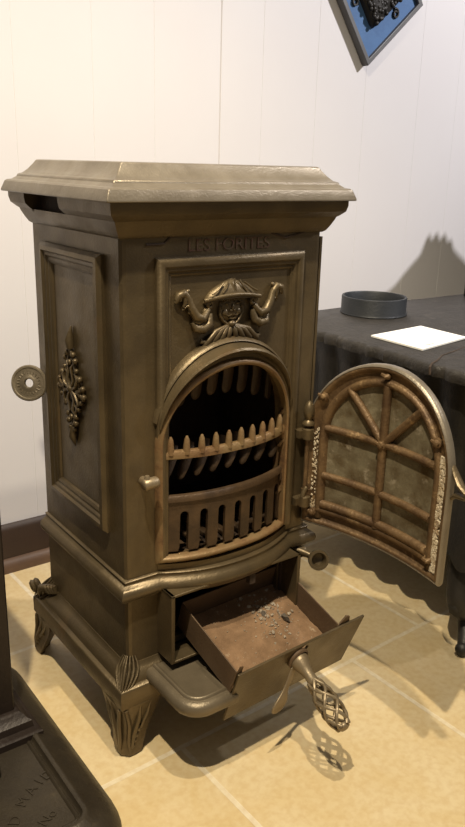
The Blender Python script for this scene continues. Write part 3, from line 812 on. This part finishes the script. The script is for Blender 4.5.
for (u, v, s, lb, mt_) in ((.80, .52, .0085, 'largest dark clinker lump on the ash, toward the drawer front', 'lump'), (.66, .36, .0065, 'smaller grey clinker lump among the pale crumbs on the ash', 'lump'), (.06, .93, .006, 'pale chip lying in the front left corner of the drawer', 'crumb')):
    b = BM(); rock(b, DR @ Vector((pw*u, plen*v, -ph+.006+s*.35)), s, int(u*100)); o = obj('clinker_lump', b, mt_, None, smooth=10)
    tag(o, lb, 'clinker')

# =====================================================================
# RIGHT-HAND STOVE
# =====================================================================
rs = thing('flat_topped_stove', 'low blackened iron stove with rough grey flat top, behind the open door', 'stove', (.9, .15, 0))
def rel(o): return o
def robj(name, bm, m, parent=rs, **k):
    bm.transform(Matrix.Translation((-.9, -.15, 0))); return obj(name, bm, m, parent, **k)
TX0, TX1, TY0, TY1, TZ = .588, 1.72, -.19, .462, .530
b = BM()
def edge(n=36):
    p = []
    rnd = random.Random(3)
    def seg(a, c, n, amp):
        for i in range(n):
            t = i/n; x = a[0]+(c[0]-a[0])*t; y = a[1]+(c[1]-a[1])*t
            dx, dy = c[1]-a[1], -(c[0]-a[0]); L_ = sqrt(dx*dx+dy*dy); w_ = amp*(rnd.random()-.5)
            p.append((x+dx/L_*w_, y+dy/L_*w_))
    seg((TX0+.012, TY1), (TX0-.014, TY0), 70, .009); seg((TX0-.014, TY0), (TX1, TY0), 50, .004); seg((TX1, TY0), (TX1, TY1), 20, .003); seg((TX1, TY1), (TX0+.012, TY1), 20, .002)
    return p
ep = edge()
cen = Vector((.9, .15))
rings = []
for off, z in ((.010, TZ-.022), (.002, TZ-.021), (.0, TZ-.012), (.0015, TZ-.004), (.006, TZ)):
    rnd = random.Random(int(z*1000))
    rings.append([(p[0]+(.9-p[0])*off/.3 if p[0] < .9 else p[0], p[1]+(cen.y-p[1])*off/.3, z+rnd.uniform(-.0007, .0007)) for p in ep])
loft(b, rings)
robj('stove_top', b, 'slate', smooth=50)
b = BM()
tube(b, [(.5705, -.030, TZ-.016), (.571, -.028, TZ-.004), (.580, -.024, TZ+.0005), (.610, -.012, TZ+.0005), (.645, .008, TZ+.0005), (.69, .018, TZ+.0005), (.74, .032, TZ+.0005)], [.002, .0025, .0018, .0014, .0014, .001, .0006], 5)
robj('crack_line', b, 'soot')
# fluted, flaring side and scalloped skirt
b = BM()
bx0, bx1, by0, by1 = .612, 1.68, -.15, .44
def perim(nf=9):
    pts = []
    N_ = 96
    for i in range(N_): pts.append((bx0, by1+(by0-by1)*i/N_, -1, 0, i/N_*nf))
    for i in range(N_): pts.append((bx0+(bx1-bx0)*i/N_, by0, 0, -1, i/N_*nf))
    for i in range(24): pts.append((bx1, by0+(by1-by0)*i/24, 1, 0, 0))
    for i in range(24): pts.append((bx1+(bx0-bx1)*i/24, by1, 0, 1, 0))
    return pts
pp = perim()
rings = []
for z, flare, fa in ((.508, .004, .002), (.49, .0, .006), (.45, -.006, .012), (.38, -.010, .012), (.30, -.008, .008), (.27, -.002, .006), (.235, .002, .006), (.215, .006, .006), (.19, .008, .006)):
    r = []
    for x, y, nx_, ny_, ph_ in pp:
        k = abs(sin(pi*ph_)); f = flare+fa*(k-.4)
        zz = z-(.022*k if z < .20 else 0)
        r.append((x+nx_*f, y+ny_*f, zz))
    rings.append(r)
loft(b, rings, cap=True)
robj('fluted_body', b, 'dark', smooth=60)
for fx, fy, sx, sy in ((.632, -.128, 1, 1), (.632, .405, 1, -1), (1.66, -.128, -1, 1), (1.66, .405, -1, -1)):
    b = BM()
    tube(b, [(fx+sx*.03, fy+sy*.045, .215), (fx+sx*.012, fy+sy*.035, .15), (fx-sx*.006, fy+sy*.022, .105), (fx-sx*.008, fy+sy*.018, .082), (fx+sx*.012, fy+sy*.020, .055), (fx+sx*.004, fy+sy*.006, .030), (fx-sx*.012, fy-sy*.004, .014)], [.030, .028, .025, .020, .011, .014, .011], 12)
    ball(b, (fx-sx*.018, fy-sy*.006, .013), .013, 8); ball(b, (fx-sx*.012, fy+sy*.02, .088), .018, 8)
    robj('leg', b, 'dark', smooth=60)
# flue collar
b = BM()
mt = Matrix.Translation((.842, .370, TZ))
lathe(b, [(.0745, 0), (.0755, .002), (.0735, .006), (.0735, .037), (.0725, .0395), (.0685, .0395), (.067, .037), (.067, .001), (.0745, 0)], 56, mt, cap=False)
robj('flue_collar', b, 'collar', smooth=40)
# piece added out of frame on the grey top, casting the jagged wall shadow
b = BM()
co_ = [(1.225, .5315), (1.225, .60), (1.235, .70), (1.25, .740), (1.275, .748), (1.30, .762), (1.33, .79), (1.36, .815), (1.385, .835), (1.400, .872), (1.410, .882), (1.420, .866), (1.436, .886), (1.450, .866), (1.466, .882), (1.480, .862), (1.495, .864), (1.508, .840), (1.53, .825), (1.57, .80), (1.62, .77), (1.66, .70), (1.67, .60), (1.67, .5315)]
plate(b, co_, [], lambda p, h: Vector((p.x, .42-h, p.y)), 0, .03)
b2 = obj('shadow_caster', b, 'dark', None, bevel=.004)
tag(b2, 'dark jagged piece added just past the right edge to cast the spiky shadow on the wall', 'shadow caster')
# card
b = BM()
cz = TZ+.0008
c4 = [(.643, .182), (.806, .198), (.800, .076), (.639, .048)]
loft(b, [[(x, y, z) for x, y in c4] for z in (cz, cz+.004)])
card = obj('caption_card', b, 'card', None, bevel=.0006); tag(card, 'small white card lying flat on the rough grey stove top, near the round collar', 'card')
b = BM(); c0 = Vector((.672, .066, cz+.0042))
for k in range(5): box(b, c0.x+.0045*k, c0.x+.0045*k+.003, c0.y, c0.y+.003, cz+.0035, cz+.0042)
k_ = obj('printed_mark', b, 'ink', card)
# cord on the floor behind
b = BM()
tube(b, [(1.30, .16, .004), (1.15, .10, .004), (1.02, .09, .006), (.93, .12, .02), (.86, .17, .012), (.80, .25, .004), (.86, .35, .004), (1.0, .40, .004)], .004, 8)
cd_ = obj('power_cord', b, 'cord', None, smooth=60); tag(cd_, 'black cord looping on the tiles beneath the low grey-topped stove', 'cord')

# =====================================================================
# LEFT FOREGROUND STOVE (hearth plate)
# =====================================================================
ls = thing('dark_stove', 'dark iron stove base with lettered round-cornered hearth plate, cut by the left edge', 'stove', (-.3, .1, 0))
def lobj(name, bm, m, **k):
    bm.transform(Matrix.Translation((.3, -.1, 0))); return obj(name, bm, m, ls, **k)
def rr_loop(x0, x1, y0, y1, r, n=10):
    p = []
    for cx_, cy_, a0 in ((x1-r, y0+r, -pi/2), (x1-r, y1-r, 0), (x0+r, y1-r, pi/2), (x0+r, y0+r, pi)):
        for i in range(n+1):
            a_ = a0+pi/2*i/n; p.append((cx_+r*cos(a_), cy_+r*sin(a_)))
    return p
b = BM()
lp = rr_loop(-.66, -.074, -.195, .34, .105)
lpi = rr_loop(-.60, -.125, -.128, .28, .020)
def inset(lp_, d):
    n_ = len(lp_); o_ = []
    for i in range(n_):
        p0, p1 = Vector(lp_[i-1]), Vector(lp_[(i+1) % n_]); t_ = (p1-p0).normalized(); o_.append((lp_[i][0]-t_.y*d, lp_[i][1]+t_.x*d))
    return o_
def blend(t): return [(a_[0]+(c_[0]-a_[0])*t, a_[1]+(c_[1]-a_[1])*t) for a_, c_ in zip(lp, lpi)]
def at_z(l, z): return [(p[0], p[1], z) for p in l]
loft(b, [at_z(lp, 0), at_z(lp, .007), at_z(blend(.06), .015), at_z(blend(.3), .028), at_z(blend(.6), .038), at_z(blend(.88), .043), at_z(blend(.93), .046), at_z(lpi, .0465), at_z(inset(lpi, .004), .045), at_z(inset(lpi, .006), .0385), at_z(inset(lpi, .008), .0375), at_z(inset(lpi, .010), .039), at_z(inset(lpi, .0125), .038), at_z(inset(lpi, .014), .0358)])
lobj('hearth_plate', b, 'hearth', smooth=50)
b = BM()
box(b, -.58, -.142, .084, .30, .070, .62)
lobj('stove_body', b, 'hearth_dark', bevel=.003)
b = BM()
sweep(b, [(-.58, .30), (-.58, .084), (-.142, .084), (-.142, .30)], [(-.004, .034), (.030, .034), (.030, .046), (.026, .050), (.020, .052), (.018, .062), (.012, .066), (.008, .072), (.002, .076), (-.004, .078)], True, XY)
lobj('base_moulding', b, 'hearth_dark', smooth=40)
b = BM(); box(b, -.26, -.192, .010, .034, .036, .056); lobj('door_catch', b, 'hearth_dark', bevel=.002)
b = BM()
def place_text(bm, s, size, c, ang):
    text_bm(bm, s, size, Matrix.Translation((c[0], c[1], .0362)) @ Matrix.Rotation(ang, 4, 'Z'), .0008)
for ch, x_, y_, a_ in (('O', -.218, -.118, 75), ('L', -.210, -.096, 64), ('D', -.199, -.075, 54), ('M', -.180, -.052, 44), ('A', -.164, -.040, 36), ('I', -.150, -.032, 28), ('D', -.137, -.027, 20)):
    place_text(b, ch, .021, (x_, y_), radians(a_))
lobj('raised_lettering', b, 'hearth'); b = BM()
place_text(b, 'No', .020, (-.165, -.096), radians(28))
lobj('raised_number_mark', b, 'hearth')

# =====================================================================
# WALL PLAQUE
# =====================================================================
def plaque():
    t = thing('framed_plaque', 'blue diamond-hung plaque in a dark grey frame, high on the white wall', 'plaque', (1.04, YW, 1.26))
    # corners (x,z): bottom (1.021,1.083); right (1.2,1.245)
    B_ = Vector((1.004, 1.080)); Rr = Vector((1.180, 1.234)); Lf = Vector((.872, 1.256))
    e1 = (Rr-B_); e2 = (Lf-B_)
    def mp(p, h):
        q = B_+e1*p.x+e2*p.y; return Vector((q.x-1.04, -h, q.y-1.26))
    loop = [(0, 0), (1, 0), (1, 1), (0, 1)]
    def quad(i): return [(i, i), (1-i, i), (1-i, 1-i), (i, 1-i)]
    b = BM(); plate(b, quad(0), [list(reversed(quad(.05)))], mp, .002, .022); obj('frame', b, 'frame', t, bevel=.0015)
    b = BM(); plate(b, quad(.045), [], mp, .001, .012); obj('panel', b, 'blue', t)
    b = BM()
    c = Vector((.5, .5)); rings = []
    for s, h in ((.26, .012), (.255, .020), (.23, .028), (.12, .033), (.02, .034)):
        r = []
        for k in range(40):
            a_ = 2*pi*k/40; sq = s/max(abs(cos(a_+pi/4*0)), abs(sin(a_)))
            sq = min(sq, s*1.32); r.append(mp(c+Vector((cos(a_), sin(a_)))*sq, h))
        rings.append(r)
    loft(b, rings)
    rnd = random.Random(5)
    for k in range(170):
        p = c+Vector((rnd.uniform(-.23, .23), rnd.uniform(-.23, .23))); ball(b, mp(p, .030), .0055, 4)
    obj('cast_ornament', b, 'dark', t, smooth=60)
    for sx_, sy_ in ((.17, .62), (.62, .17)):
        b = BM(); pts = []
        for i in range(18):
            a_ = i*.45; r_ = .018+.035*i/18; p = Vector((sx_, sy_))+Vector((cos(a_), sin(a_)))*r_; pts.append(mp(p, .015))
        tube(b, pts, .003, 6); obj('scroll', b, 'dark', t, smooth=60)
plaque()
